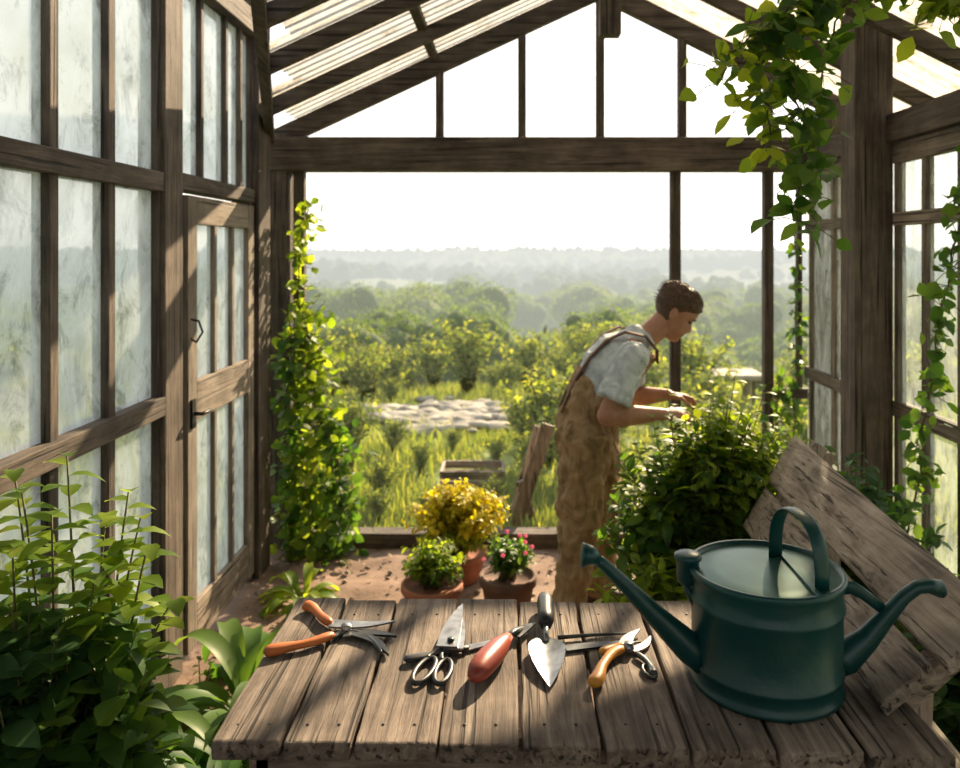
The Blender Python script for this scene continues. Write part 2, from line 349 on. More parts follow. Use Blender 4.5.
# ------------------------------------------------------------------ table
T = empty('wooden_table'); mb = MB(); ZT = .85
xs = [-.553, -.42, -.289, -.133, .02, .17, .329, .485, .64, .80]
for i in range(9):
    x0, x1 = xs[i] + .0035, xs[i + 1] - .0035
    yf = 1.473 - .045 * i / 8 + ru(-.008, .008); yb = 2.075 - .03 * i / 8 + ru(-.01, .01)
    n = 18; vs = []
    dz = -ru(0, .003)
    for k in range(n + 1):
        y = yf + (yb - yf) * k / n; e = .004 * noise.noise(Vector((i * 3.1, y * 9, 0))); g = .004 * noise.noise(Vector((i * 5.1, y * 9, 7)))
        vs += [(x0 + e, y, ZT - .038), (x1 + g, y, ZT - .038), (x1 + g, y, ZT + dz), (x0 + e, y, ZT + dz)]
    fs = [(0, 1, 2, 3), tuple(4 * n + q for q in (3, 2, 1, 0))]
    for k in range(n):
        for q in range(4): fs.append((4 * k + q, 4 * k + 4 + q, 4 * k + 4 + (q + 1) % 4, 4 * k + (q + 1) % 4))
    mb.add(vs, fs, 1)
mb.obj('table_top', TW, T, .005)
mb = MB()
mb.bx(-.48, .74, 1.50, 1.54, .72, .812); mb.bx(-.48, .74, 1.96, 2.0, .72, .812)
mb.bx(-.49, -.45, 1.5, 2.0, .72, .81)
for x in (-.44, .42):
    for y in (1.56, 1.93): mb.bx(x - .04, x + .04, y - .035, y + .035, 0, .72)
mb.bx(-.44, .42, 1.73, 1.77, .2, .26); mb.bx(-.46, -.42, 1.56, 1.93, .2, .26); mb.bx(.40, .44, 1.56, 1.93, .2, .26)
mb.obj('table_legs', TW, T, .004)
mb = MB()
for i in range(9):
    for y in (1.52, 1.98): 
        for dx in (-.03, .03): mb.ball(((xs[i] + xs[i + 1]) / 2 + dx, y, ZT - .001), (.0035, .0035, .0012), 0, 8, 4)
mb.obj('nails', [IRON], T)
# ------------------------------------------------------------------ tools
def arc_blade(mb, a, b, w, bend, z0, z1, m):
    a = np.array(a); b = np.array(b); d = b - a; n = np.array((-d[1], d[0])) / np.linalg.norm(d)
    L_, R_ = [], []
    for i in range(13):
        t = i / 12; c = a + d * t + n * bend * math.sin(pi * t)
        ww = w * (1 - t ** 2.2) * .5 + .0008; L_.append(c + n * ww); R_.append(c - n * ww)
    mb.poly([tuple(p) for p in R_ + L_[::-1]], z0, z1, m)
def grip(mb, pts, r, m, z, fl=.75):
    P = []
    q = [np.array(p, float) for p in pts]; q = [q[0]] + q + [q[-1]]
    for i in range(1, len(q) - 2):
        for t in np.linspace(0, 1, 6, endpoint=False):
            P.append(.5 * ((2 * q[i]) + (-q[i - 1] + q[i + 1]) * t + (2 * q[i - 1] - 5 * q[i] + 4 * q[i + 1] - q[i + 2]) * t * t + (-q[i - 1] + 3 * q[i] - 3 * q[i + 1] + q[i + 2]) * t ** 3))
    P.append(q[-1]); n = len(P)
    rr = []
    for i in range(n):
        t = i / (n - 1); s = min(1, math.sqrt(max(0.02, 1 - (2 * t - 1) ** 8))) * (1 - .35 * t + .12 * math.sin(t * 9))
        rr.append((r * s * fl, r * s))
    mb.tube([(p[0], p[1], z + r * fl + (p[2] if len(p) > 2 else 0)) for p in P], rr, 12, m, ref=(0, 0, 1))
z = ZT + .001
mb = MB()
grip(mb, [(-.545, 1.765), (-.50, 1.787), (-.45, 1.81), (-.405, 1.85)], .0155, 0, z)
grip(mb, [(-.515, 2.0), (-.49, 1.985), (-.455, 1.935), (-.425, 1.90)], .0155, 0, z)
grip(mb, [(-.415, 1.84), (-.385, 1.873), (-.355, 1.87), (-.315, 1.83), (-.285, 1.775)], .009, 1, z, .6)
arc_blade(mb, (-.43, 1.905), (-.275, 1.915), .036, -.012, z + .008, z + .012, 2)
arc_blade(mb, (-.385, 1.86), (-.262, 1.85), .03, .012, z + .003, z + .008, 1)
arc_blade(mb, (-.36, 1.86), (-.268, 1.765), .024, .014, z + .003, z + .009, 1)
mb.lathe((-.385, 1.88, z), [(0, .02), (.01, .02), (.012, .017), (.012, 0)], 16, 2)
mb.obj('pruning_shears', [ORANGE, DSTEEL, STEEL])
mb = MB()
def ring(mb, c, rx, ry, ang, r, m, z):
    P = []
    for i in range(25):
        a = 2 * pi * i / 24; x, y = rx * math.cos(a), ry * math.sin(a); P.append((c[0] + x * math.cos(ang) - y * math.sin(ang), c[1] + x * math.sin(ang) + y * math.cos(ang), z + r))
    mb.tube(P, r, 8, m, ref=(0, 0, 1), caps=False)
arc_blade(mb, (-.14, 1.775), (-.118, 1.99), .046, .004, z + .016, z + .02, 0)
arc_blade(mb, (-.126, 1.775), (-.128, 1.985), .042, -.004, z + .011, z + .015, 0)
mb.lathe((-.133, 1.80, z + .008), [(0, .018), (.008, .018), (.009, 0)], 14, 1)
grip(mb, [(-.133, 1.80), (-.15, 1.765), (-.148, 1.735)], .007, 1, z + .004)
grip(mb, [(-.133, 1.80), (-.175, 1.76), (-.178, 1.745)], .007, 1, z + .004)
ring(mb, (-.182, 1.70), .018, .052, -.25, .006, 1, z); ring(mb, (-.142, 1.695), .016, .048, -.1, .006, 1, z)
mb.obj('garden_scissors', [STEEL, BLACK])
mb = MB()
arc_blade(mb, (-.10, 1.80), (-.01, 1.845), .02, 0, z, z + .004, 1)
grip(mb, [(-.232, 1.742), (-.19, 1.757), (-.15, 1.775), (-.09, 1.80)], .0135, 0, z, .5)
mb.obj('grafting_knife', [BLACK, STEEL])
mb = MB()
P = [(-.075, 1.632), (-.072, 1.642), (-.065, 1.662), (-.055, 1.69), (-.042, 1.72), (-.027, 1.755), (-.014, 1.785), (-.004, 1.808)]
rr = [.004, .017, .024, .027, .027, .024, .017, .011]
mb.tube([(x, y, z + .025) for x, y in P], [(a * .9, a) for a in rr], 18, 0, ref=(0, 0, 1))
mb.tube([(-.008, 1.80, z + .024), (.012, 1.845, z + .02), (.03, 1.875, z + .012)], [.009, .006, .005], 10, 1)
arc_blade(mb, (.008, 1.845), (.062, 1.905), .035, .004, z + .008, z + .012, 1)
mb.obj('hand_weeder', [RED, DSTEEL])
mb = MB()
P = [(.088, 2.02), (.088, 2.01), (.087, 1.98), (.086, 1.94), (.085, 1.90), (.084, 1.868)]
mb.tube([(x, y, z + .024) for x, y in P], [.006, .018, .021, .019, .021, .014], 14, 1, ref=(0, 0, 1))
mb.tube([(.084, 1.87, z + .024), (.083, 1.845, z + .018), (.082, 1.82, z + .008)], [.007, .007, .006], 10, 0)
vs = []; n = 14
for i in range(n + 1):
    t = i / n; y = 1.845 - .205 * t; w = .040 * (math.sin(min(1, t * 3.2) * pi / 2)) * (1 - max(0, (t - .35) / .65) ** 1.7) + .0008
    for k in range(7):
        u = k / 3 - 1; vs.append((.082 + u * w, y, z + .002 + .012 * u * u * (w / .04) + .004 * (1 - t)))
vs += [(x, y, q + .002) for x, y, q in vs]; K = 7 * (n + 1)
fs = []
for i in range(n):
    for k in range(6):
        a = i * 7 + k; fs += [(a, a + 1, a + 8, a + 7), (K + a, K + a + 7, K + a + 8, K + a + 1)]
mb.add(vs, fs, 0, True); mb.obj('garden_trowel', [STEEL, BLACK])
mb = MB()
arc_blade(mb, (.125, 1.80), (.30, 1.83), .024, .004, z, z + .004, 0); mb.tube([(.11, 1.845, z + .005), (.2, 1.86, z + .005), (.275, 1.865, z + .005)], [.005, .004, .002], 8, 1)
mb.obj('weeding_blade', [DSTEEL, DSTEEL])
mb = MB()
grip(mb, [(.168, 1.635), (.182, 1.66), (.198, 1.71), (.225, 1.76), (.255, 1.785)], .0155, 0, z)
grip(mb, [(.30, 1.68), (.303, 1.70), (.295, 1.74), (.275, 1.775)], .0095, 1, z)
ring(mb, (.296, 1.70), .012, .026, .2, .004, 1, z)
grip(mb, [(.20, 1.765), (.23, 1.79), (.262, 1.80)], .011, 0, z + .002)
arc_blade(mb, (.255, 1.78), (.305, 1.875), .03, .010, z + .008, z + .012, 2)
arc_blade(mb, (.27, 1.785), (.325, 1.85), .022, -.01, z + .003, z + .007, 2)
mb.lathe((.266, 1.79, z + .005), [(0, .016), (.011, .016), (.012, 0)], 16, 2)
mb.obj('secateurs', [YEL, DSTEEL, STEEL])
# ------------------------------------------------------------------ watering can
W = empty('watering_can'); cx, cy = .535, 1.675
CAN = simple('green_enamel', (.006, .066, .064), .34, .1, (.004, .044, .043), 5, .2, 60)
CANT = simple('green_enamel_top', (.06, .15, .135), .28, .5, (.035, .10, .09), 12)
mb = MB(); r0, r1, h = .150, .153, .232
prof = [(0, .004), (r0 - .004, .004), (r0 + .003, 0), (r0 + .005, .004), (r0 + .003, .01), (r0, .013)]
for zc in (.045, .175):
    rr = r0 + (r1 - r0) * zc / h
    prof += [(rr, zc - .008), (rr + .004, zc - .003), (rr + .004, zc + .003), (rr, zc + .008)]
prof += [(r1, h - .014), (r1 + .005, h - .008), (r1 + .007, h), (r1 + .004, h + .006), (r1 - .003, h + .005), (r1 - .006, h - .006)]
mb.lathe((cx, cy, ZT), prof, 64)
mb.obj('body', [CAN], W)
mb = MB(); mb.lathe((cx, cy, ZT), [(r1 - .004, h - .004), (r1 - .012, h - .002), (.10, h - .001), (.05, h), (0.0, h)], 64)
mb.box((cx + .06, cy, ZT + h + .002), (.012, .27, .006), 0); mb.obj('lid', [CANT], W, .001)
mb = MB()
sp = [(.415, 1.665, .895), (.372, 1.66, .925), (.30, 1.655, .995), (.235, 1.65, 1.062), (.19, 1.648, 1.105), (.172, 1.647, 1.118)]
mb.tube(sp, [.036, .032, .022, .015, .0125, .012], 20)
mb.tube([(.182, 1.648, 1.110), (.166, 1.647, 1.121), (.150, 1.646, 1.122)], [.013, .020, .025], 20)
mb.tube([(.151, 1.646, 1.122), (.147, 1.646, 1.1225)], [.026, .024], 20)
mb.obj('spout', [CAN], W)
mb = MB()
mb.lathe((.378, 1.70, 1.045), [(0, 0), (.022, .0), (.024, .01), (.024, .045), (.029, .05), (.029, .058), (.022, .062), (0, .063)], 24)
mb.tube([(.372, 1.70, 1.045), (.376, 1.69, 1.03), (.392, 1.68, 1.00)], .008, 8)
mb.obj('spare_rose', [CAN], W)
mb = MB()
P = []
for i in range(25):
    a = pi * i / 24; c_ = math.cos(a)
    P.append((cx + .062 + .018 * c_, cy - .015 - .085 * math.copysign(abs(c_) ** .8, c_), ZT + h - .01 + .135 * math.sin(a) ** .6))
mb.tube(P, [(.004, .017)] * 25, 12, 0, ref=(0.0, 0, 1)); mb.obj('bail_handle', [CAN], W)
mb = MB()
P = [(.655, 1.67, .892), (.70, 1.665, .905), (.742, 1.66, .945), (.778, 1.655, .992), (.812, 1.65, 1.035), (.838, 1.648, 1.055), (.86, 1.647, 1.059), (.885, 1.646, 1.053)]
mb.tube(P, [.040, .034, .024, .018, .0145, .014, .015, .018], 18)
mb.ball((.887, 1.646, 1.052), (.010, .017, .017), 0)
mb.tube([(.683, 1.66, 1.045), (.71, 1.66, 1.05), (.735, 1.66, 1.035), (.78, 1.655, 1.0)], [(.012, .005), (.014, .005), (.012, .005), (.01, .005)], 10)
mb.obj('rear_handle', [CAN], W)
# ------------------------------------------------------------------ bench
B = empty('garden_bench')
A0, A1 = np.array((.715, 1.55, .868)), np.array((.87, 3.0, .72)); B0, B1 = np.array((.975, 1.62, 1.02)), np.array((1.07, 3.0, 1.05))
mb = MB()
def slat(u0, u1, thick, over0=0, over1=0):
    a0 = A0 + (B0 - A0) * u0; b0 = A0 + (B0 - A0) * u1; a1 = A1 + (B1 - A1) * u0; b1 = A1 + (B1 - A1) * u1
    d = nrm(a1 - a0); a0 = a0 - d * over0; b0 = b0 - d * over0; a1 = a1 + d * over1; b1 = b1 + d * over1
    n = nrm(np.cross(b0 - a0, a1 - a0)); 
    if n[2] < 0: n = -n
    mb.add([a0, b0, b1, a1, a0 - n * thick, b0 - n * thick, b1 - n * thick, a1 - n * thick], [(0, 1, 2, 3), (7, 6, 5, 4), (0, 4, 5, 1), (1, 5, 6, 2), (2, 6, 7, 3), (3, 7, 4, 0)], 1)
slat(0.0, .44, .028); slat(.50, 1.02, .028, .03, .03)
mb.obj('backrest_slats', BW, B, .006)
mb = MB()
for t in (.05, .93):
    a = A0 + (A1 - A0) * t; b = B0 + (B1 - B0) * t; n = nrm(np.cross(b - a, A1 - A0)); n = n if n[2] > 0 else -n
    k = -n * .052
    mb.beam(a + k - (b - a) * .05, b + k + (b - a) * .08, .055, .045)
    mb.beam(b + k + (0.02, 0, 0), (b[0] + .16, b[1] + .02, 0), .055, .05)
    mb.beam((a[0] + .13, a[1] + .06, a[2] - .0), (a[0] + .10, a[1] + .06, 0), .055, .05)
mb.beam((1.06, 1.7, .5), (1.12, 2.9, .5), .04, .06)
mb.beam((.84, 1.7, .3), (.98, 2.95, .3), .04, .05)
for k in range(3): mb.bx(.87 + k * .09, .95 + k * .09, 1.66, 3.0, .44, .47)
mb.obj('bench_frame', BW, B, .004)
# ------------------------------------------------------------------ vegetation
GRN = leafm('leaf_green', [(.035, .10, .02), (.065, .15, .028), (.12, .21, .04)], .5)
GRND = leafm('leaf_deep_green', [(.02, .065, .022), (.038, .10, .03), (.065, .145, .038)], .42)
GRNL = leafm('leaf_lime', [(.09, .17, .018), (.15, .24, .025), (.24, .32, .04)], .58)
YLW = leafm('leaf_yellow', [(.36, .33, .015), (.52, .46, .02), (.66, .57, .03)], .45, (1.4, 1.3, .6))
PINK = leafm('petal_pink', [(.5, .08, .16), (.65, .22, .32)], .4, (1.2, 1.1, 1.1))
STEM = simple('stem', (.08, .10, .03), .7, 0, (.10, .065, .03), 10)
BARK = simple('bark', (.10, .075, .05), .9, 0, (.05, .04, .03), 12, .5)
TERR = simple('terracotta', (.40, .15, .08), .8, 0, (.26, .10, .06), 12, .3)
TERD = simple('terracotta_dark', (.19, .10, .07), .85, 0, (.11, .065, .045), 12, .3)
def bez(a, b, c, n):
    return [(1 - t) ** 2 * a + 2 * t * (1 - t) * b + t * t * c for t in np.linspace(0, 1, n)]
def bush(mb, base, cen, rad, nst, nl, L0, W0, lm=0, sm=1, t0=.35, sr=.004, ratio=.5, inner=.45, droop=.25):
    base = np.array(base, float); cen = np.array(cen, float); rad = np.array(rad, float)
    for s in range(nst):
        d = rdir(); d[2] = abs(d[2]) * 1.0 - .35
        tgt = cen + d * rad * ru(inner, 1.05)
        b0 = base + np.array((ru(-.04, .04), ru(-.04, .04), 0)); mid = (b0 + tgt) / 2 + np.array((0, 0, .25 * abs(tgt[2] - b0[2]))) 
        mid[:2] = b0[:2] * .6 + tgt[:2] * .4
        P = bez(b0, mid, tgt, 9)
        mb.tube(P, list(np.linspace(sr, sr * .35, 9)), 5, sm)
        for k in range(nl):
            t = t0 + (1 - t0) * (k + ru(0, .7)) / nl; i = min(7, int(t * 8)); f = min(1, t * 8 - i); p = P[i] + (P[i + 1] - P[i]) * f; tg = nrm(P[i + 1] - P[i])
            o = rdir(); o = nrm(o - tg * (o @ tg)); dd = nrm(o + tg * ru(.1, .8) + np.array((0, 0, .15)))
            sc = ru(.65, 1.15) * (1 - .3 * (t > .92))
            mb.leaf(p, dd, np.array((0, 0, 1.)) + rdir() * .5, L0 * sc, W0 * sc, ru(0, droop * 2), ru(.03, .2), lm)
def vine(mb, pts, nl, L0, W0, spread, lm=0, sm=1, r=.004):
    P = []; q = [np.array(p, float) for p in pts]
    for i in range(len(q) - 1):
        for t in np.linspace(0, 1, 8, endpoint=False): P.append(q[i] + (q[i + 1] - q[i]) * t + rdir() * .012)
    P.append(q[-1]); mb.tube(P, r, 5, sm)
    for k in range(nl):
        i = R.randrange(len(P)); o = rdir() * spread * ru(0, 1); p = P[i] + o
        if np.linalg.norm(o) > .03: mb.tube([P[i], P[i] + o * .5 + np.array((0, 0, .01)), p], r * .4, 4, sm, caps=False)
        d = rdir(); d[2] = d[2] * .5 - .35
        mb.leaf(p, d, np.array((0, -.5, .7)) + rdir() * .6, L0 * ru(.6, 1.2), W0 * ru(.6, 1.2), ru(0, .4), ru(.03, .2), lm)
mb = MB()
bush(mb, (-1.0, 1.85, 0), (-1.04, 1.85, .66), (.29, .25, .44), 110, 15, .11, .066, 2, 1, .3)
bush(mb, (-.95, 1.75, 0), (-.92, 1.75, .40), (.28, .2, .40), 70, 14, .11, .066, 2, 1, .3)
bush(mb, (-1.05, 1.8, 0), (-1.12, 1.78, .76), (.22, .2, .38), 60, 14, .10, .06, 0, 1, .4)
bush(mb, (-.85, 1.9, 0), (-.84, 1.9, .34), (.18, .2, .28), 40, 12, .09, .055, 0, 1, .3)
for (bx_, by_, tx, ty, tz) in ((-1.02, 1.9, -1.08, 1.95, 1.25), (-1.0, 1.95, -.93, 1.95, 1.16), (-1.05, 1.85, -1.16, 1.9, 1.18), (-1.0, 1.9, -1.0, 1.98, 1.1), (-1.1, 1.9, -1.24, 2.0, 1.2), (-.95, 1.9, -.86, 1.9, 1.05), (-.95, 1.9, -.80, 1.9, .92), (-1.1, 1.8, -1.12, 1.8, 1.08), (-1.0, 1.85, -.96, 1.85, 1.0), (-1.05, 1.85, -1.06, 1.85, 1.14), (-1.1, 1.8, -1.2, 1.8, 1.1), (-.98, 1.9, -.9, 1.95, 1.1)):
    P = bez(np.array((bx_, by_, .1)), np.array((bx_, by_, .7)), np.array((tx, ty, tz)), 12); mb.tube(P, list(np.linspace(.006, .002, 12)), 6, 1)
    for k in range(32):
        t = .3 + .7 * k / 31; i = min(10, int(t * 11)); p = P[i] + (P[i + 1] - P[i]) * (t * 11 - i if t < 1 else 1); a = k * 2.4
        mb.leaf(p, (math.cos(a), math.sin(a), ru(.1, .6)), (0, 0, 1), .12 * (1.2 - .55 * t) * ru(.8, 1.1), .07 * (1.2 - .55 * t), ru(.2, .5), .12, 3 if k > 20 else 2)
mb.obj('leafy_shrub', [GRND, STEM, GRN, GRNL])
def rosette(name, c, n, L0, W0, h, mats, lo=.5, hi=1.3, cv=.11):
    mb = MB(); c = np.array(c, float)
    for k in range(n):
        a = k * 2.399 + ru(-.2, .2); el = ru(lo, hi); Ln = L0 * ru(.7, 1.1); d = np.array((math.cos(a) * math.cos(el), math.sin(a) * math.cos(el), math.sin(el)))
        st = c + np.array((ru(-.02, .02), ru(-.02, .02), 0)); 
        seg = 12; pts = []; tg = d.copy(); p = st.copy(); pts.append((p.copy(), tg.copy()))
        for i in range(seg):
            tg = nrm(tg + np.array((0, 0, -cv * (1 + i * .1)))); p = p + tg * (Ln + h) / seg; pts.append((p.copy(), tg.copy()))
        vs = []; sd = nrm(np.cross(d, (0, 0, 1)))
        for i, (p, tg) in enumerate(pts):
            t = i / seg; w = W0 * (.07 + .93 * max(0, math.sin(pi * max(0, t - .18) / .82)) ** .8) * .5 if i < seg else .001
            nn = nrm(np.cross(sd, tg)); vs += [p - sd * w + nn * w * .35, p, p + sd * w + nn * w * .35]
        mb.add(vs, [q for i in range(seg) for q in ((3 * i, 3 * i + 1, 3 * i + 4, 3 * i + 3), (3 * i + 1, 3 * i + 2, 3 * i + 5, 3 * i + 4))], 0, True)
    return mb.obj(name, mats)
rosette('broadleaf_plant', (-.98, 2.95, 0), 40, .44, .085, .16, [GRN], .7, 1.35, .16)
rosette('broadleaf_plant', (-.90, 2.6, 0), 26, .36, .07, .14, [GRN], .7, 1.3, .15)
rosette('broadleaf_plant', (-1.02, 3.95, 0), 26, .24, .05, .05, [GRNL], .6, 1.3, .12)
mb = MB()
for i in range(40):
    x, y = ru(-1.25, -.6), ru(1.6, 3.3)
    if x > -.75 and y < 2.2: continue
    bush(mb, (x, y, 0), (x, y, .09), (.07, .07, .09), 4, 5, .035, .02, 0, 1)
mb.obj('weeds', [GRN, STEM])
mb = MB()
vine(mb, [(-1.25, 4.62, 0), (-1.23, 4.62, .6), (-1.2, 4.62, 1.2), (-1.22, 4.62, 1.7), (-1.16, 4.62, 2.0)], 240, .075, .055, .10, 0)
vine(mb, [(-1.2, 4.6, 0), (-1.12, 4.55, .4), (-1.10, 4.58, .9), (-1.18, 4.58, 1.35)], 520, .08, .058, .21, 0)
vine(mb, [(-1.05, 4.6, 0), (-.96, 4.55, .3), (-1.02, 4.55, .75)], 380, .08, .055, .21, 2)
vine(mb, [(-1.25, 4.52, 0), (-1.24, 4.52, .7), (-1.24, 4.52, 1.25)], 240, .08, .058, .10, 2)
mb.obj('climbing_vine', [GRNL, STEM, GRN])
mb = MB()
for pts, n, mm in (([(1.55, 2.55, 2.62), (1.25, 2.55, 2.60), (.95, 2.55, 2.55), (.78, 2.55, 2.42)], 140, 0),
               ([(.98, 2.55, 2.58), (.90, 2.55, 2.35), (.93, 2.52, 2.1), (.90, 2.5, 1.84)], 130, 0),
               ([(.85, 2.55, 2.5), (.80, 2.55, 2.3), (.84, 2.55, 2.05)], 70, 2),
               ([(1.1, 2.55, 2.6), (1.02, 2.6, 2.4), (1.0, 2.6, 2.15), (.96, 2.6, 1.95)], 60, 0),
               ([(1.6, 2.5, 2.62), (1.45, 2.5, 2.56), (1.3, 2.5, 2.52)], 130, 2), ([(.8, 2.55, 2.45), (.7, 2.55, 2.38), (.66, 2.55, 2.28)], 24, 2)):
    vine(mb, pts, n, .088, .06, .125, mm, 1, .0035)
mb.obj('hanging_vine', [GRN, STEM, GRNL])
mb = MB()
vine(mb, [(1.62, 3.5, 0), (1.64, 3.2, .8), (1.6, 3.05, 1.3), (1.62, 2.9, 1.8), (1.6, 2.6, 2.3)], 260, .065, .05, .09, 0)
vine(mb, [(1.64, 4.6, 0), (1.62, 4.55, .6), (1.64, 4.6, 1.2), (1.64, 4.6, 1.9)], 130, .065, .05, .07, 0)
vine(mb, [(1.45, 4.5, 0), (1.5, 4.55, .5), (1.55, 4.6, 1.0)], 160, .065, .05, .10, 0)
mb.obj('creeper_vine', [GRN, STEM])
mb = MB()
bush(mb, (1.45, 3.3, 0), (1.40, 3.2, .66), (.24, .5, .5), 110, 13, .085, .05, 0, 1)
bush(mb, (1.4, 2.4, 0), (1.42, 2.4, .45), (.2, .35, .4), 60, 12, .085, .05, 0, 1)
mb.obj('undergrowth_shrub', [GRND, STEM])
mb = MB()
bush(mb, (.74, 3.25, 0), (.76, 3.2, .74), (.44, .28, .46), 180, 18, .09, .046, 0, 1, .3, .005)
bush(mb, (.8, 3.3, 0), (.88, 3.2, .88), (.40, .24, .42), 150, 16, .09, .044, 2, 1, .5, .005)
bush(mb, (.62, 3.05, 0), (.52, 3.0, .44), (.24, .18, .36), 70, 14, .08, .042, 2, 1, .3)
for (tx, ty, tz) in ((.62, 3.15, 1.20), (.78, 3.1, 1.17), (.9, 3.2, 1.25), (1.02, 3.2, 1.2), (.7, 3.2, 1.1), (.48, 3.05, 1.0), (1.1, 3.2, 1.12), (.55, 3.1, 1.1), (.84, 3.3, 1.2), (.42, 3.0, .85), (1.18, 3.2, 1.0)):
    P = bez(np.array((.76, 3.2, .3)), np.array((tx * .6 + .3, 3.2, .8)), np.array((tx, ty, tz)), 12); mb.tube(P, list(np.linspace(.005, .0015, 12)), 5, 1)
    for k in range(20):
        t = .45 + .55 * k / 19; i = min(10, int(t * 11)); p = P[i] + (P[i + 1] - P[i]) * (t * 11 - i if t < 1 else 1); a = k * 2.4
        mb.leaf(p, (math.cos(a), math.sin(a), .35), (0, 0, 1), .085 * (1.2 - .5 * t), .040 * (1.2 - .5 * t), .3, .12, 2)
mb.obj('garden_shrub', [GRN, STEM, GRNL])
def pot(name, c, r, h, mat, fn):
    e = empty(name); mb = MB(); x, y = c
    mb.lathe((x, y, 0.0), [(0, .004), (r * .66, .004), (r * .68, 0), (r * .72, .01), (r * .92, h * .78), (r * .94, h * .8), (r, h * .8), (r * 1.02, h * .84), (r * 1.02, h * .98), (r, h), (r * .9, h), (r * .88, h * .9), (0, h * .9)], 40)
    mb.obj('pot', [mat], e); mb = MB(); fn(mb, x, y, h); mb.obj('plant', [GRN, STEM, YLW, PINK, GRNL], e)
def f1(mb, x, y, h): bush(mb, (x, y, h * .9), (x, y, h + .12), (.18, .15, .15), 100, 12, .04, .02, 4, 1, .3, .002, inner=.2); bush(mb, (x, y, h * .9), (x, y, h + .08), (.17, .14, .1), 60, 12, .04, .02, 0, 1, .2, .002)
pot('potted_herb', (-.37, 3.8), .145, .17, TERR, f1)
def f2(mb, x, y, h):
    bush(mb, (x, y, h * .9), (x, y, h + .11), (.17, .13, .16), 80, 12, .045, .02, 0, 1, .3, .002, inner=.2)
    for i in range(10):
        p = np.array((x, y, h + .13)) + rdir() * np.array((.13, .11, .08)); p[1] -= .04
        for k in range(5): a = k * 1.257; mb.leaf(p, (math.cos(a), -.5, math.sin(a)), (0, -1, .3), .014, .012, 0, .05, 3)
pot('potted_flower', (-.01, 3.8), .135, .21, TERD, f2)
def f3(mb, x, y, h):
    bush(mb, (x, y, h * .9), (x, y, h + .23), (.32, .24, .21), 220, 16, .045, .03, 2, 1, .35, .0025, inner=.3)
    bush(mb, (x, y, h * .9), (x, y, h + .10), (.24, .2, .14), 60, 10, .045, .025, 4, 1, .3, .0025)
pot('yellow_shrub', (-.27, 4.26), .15, .15, TERR, f3)
mb = MB(); mb.beam((.03, 5.04, 0), (.24, 5.0, .66), .085, .025, 2, (0, 1, 0)); mb.beam((.16, 5.1, .0), (.06, 5.02, .3), .05, .025, 2, (0, 1, 0)); mb.beam((.0, 5.1, .0), (.18, 5.14, .62), .05, .022, 2, (0, 1, 0))
mb.obj('leaning_plank', BW, bevel=.003)
e = empty('wooden_crate'); mb = MB()
for z0 in (.02, .09):
    for y in (5.8, 6.1): mb.bx(-.5, -.05, y - .01, y + .01, z0, z0 + .055)
    for x in (-.5, -.05): mb.bx(x - .01, x + .01, 5.8, 6.1, z0, z0 + .055)
for k in range(4): mb.bx(-.49 + k * .115, -.39 + k * .115, 5.8, 6.1, .0, .015)
mb.obj('slats', BW, e)
# low rubble / broken paving patch in the grass
SLAB = simple('pale_stone', (.40, .36, .29), .9, 0, (.17, .16, .12), 5, .9, 14)
mb = MB(); nx, ny = 46, 46
for j in range(ny):
    for i in range(nx):
        u, v = -1 + 2 * i / (nx - 1), -1 + 2 * j / (ny - 1); x, y = -.72 + u * .85, 8.4 + v * .85
        e_ = 1 - math.hypot(u, v) + .45 * noise.noise(Vector((x * 1.7, y * 1.7, 4)))
        mb.v.append((x, y, -.12 + .17 * sst(e_ / .22) + .05 * noise.noise(Vector((x * 5, y * 5, 1)))))
for j in range(ny - 1):
    for i in range(nx - 1):
        a = j * nx + i; mb.f.append((a, a + 1, a + nx + 1, a + nx)); mb.m.append(0); mb.sm.append(False)
for i in range(60):
    a = ru(0, 2 * pi); q = ru(.2, 1.15); s = ru(.03, .12); off = Vector((i, 2 * i, 0))
    mb.ball((-.72 + q * .8 * math.cos(a), 8.4 + q * .8 * math.sin(a), .03), (s * 1.3, s, s * .5), 0, 10, 7, None, lambda p: p * (1 + .5 * noise.noise(p * 12 + off)))
mb.obj('stone_rubble', [SLAB])
mb = MB(); mb.bx(2.2, 3.0, 9.3, 9.9, .22, .29, 0)
for x in (2.3, 2.9):
    for y in (9.4, 9.8): mb.bx(x - .05, x + .05, y - .05, y + .05, -.2, .22, 0)
mb.obj('stone_table', [SLAB], bevel=.02)
# ------------------------------------------------------------------ meadow + trees by face instancing
def scatter(name, child, pts):
    mb = MB()
    for (x, y, zz, s) in pts:
        a = ru(0, 2 * pi); r = s / math.sqrt(2)
        mb.add([(x + r * math.cos(a + k * pi / 2), y + r * math.sin(a + k * pi / 2), zz) for k in range(4)], [(0, 1, 2, 3)], 0)
    o = mb.obj(name, []); child.parent = o; o.instance_type = 'FACES'; o.use_instance_faces_scale = True; o.instance_faces_scale = 1.0
    o.show_instancer_for_render = False; o.show_instancer_for_viewport = False
    return o
GR = leafm('grass_blade', [(.10, .15, .022), (.17, .23, .035), (.32, .32, .09)], .5, (1.8, 1.7, .7), .7, 100, .2)
mb = MB()
for i in range(60):
    x, y = ru(-.2, .2), ru(-.2, .2); hh = ru(.05, .17); a = ru(0, 2 * pi); l = ru(.02, .12); w = ru(.004, .009)
    dx, dy = math.cos(a), math.sin(a)
    mb.add([(x - dy * w, y + dx * w, 0), (x + dy * w, y - dx * w, 0), (x + dx * l * .35 - dy * w * .8, y + dy * l * .35 + dx * w * .8, hh * .6), (x + dx * l * .35 + dy * w * .8, y + dy * l * .35 - dx * w * .8, hh * .6), (x + dx * l, y + dy * l, hh)], [(0, 1, 3, 2), (2, 3, 4)], 0, True)
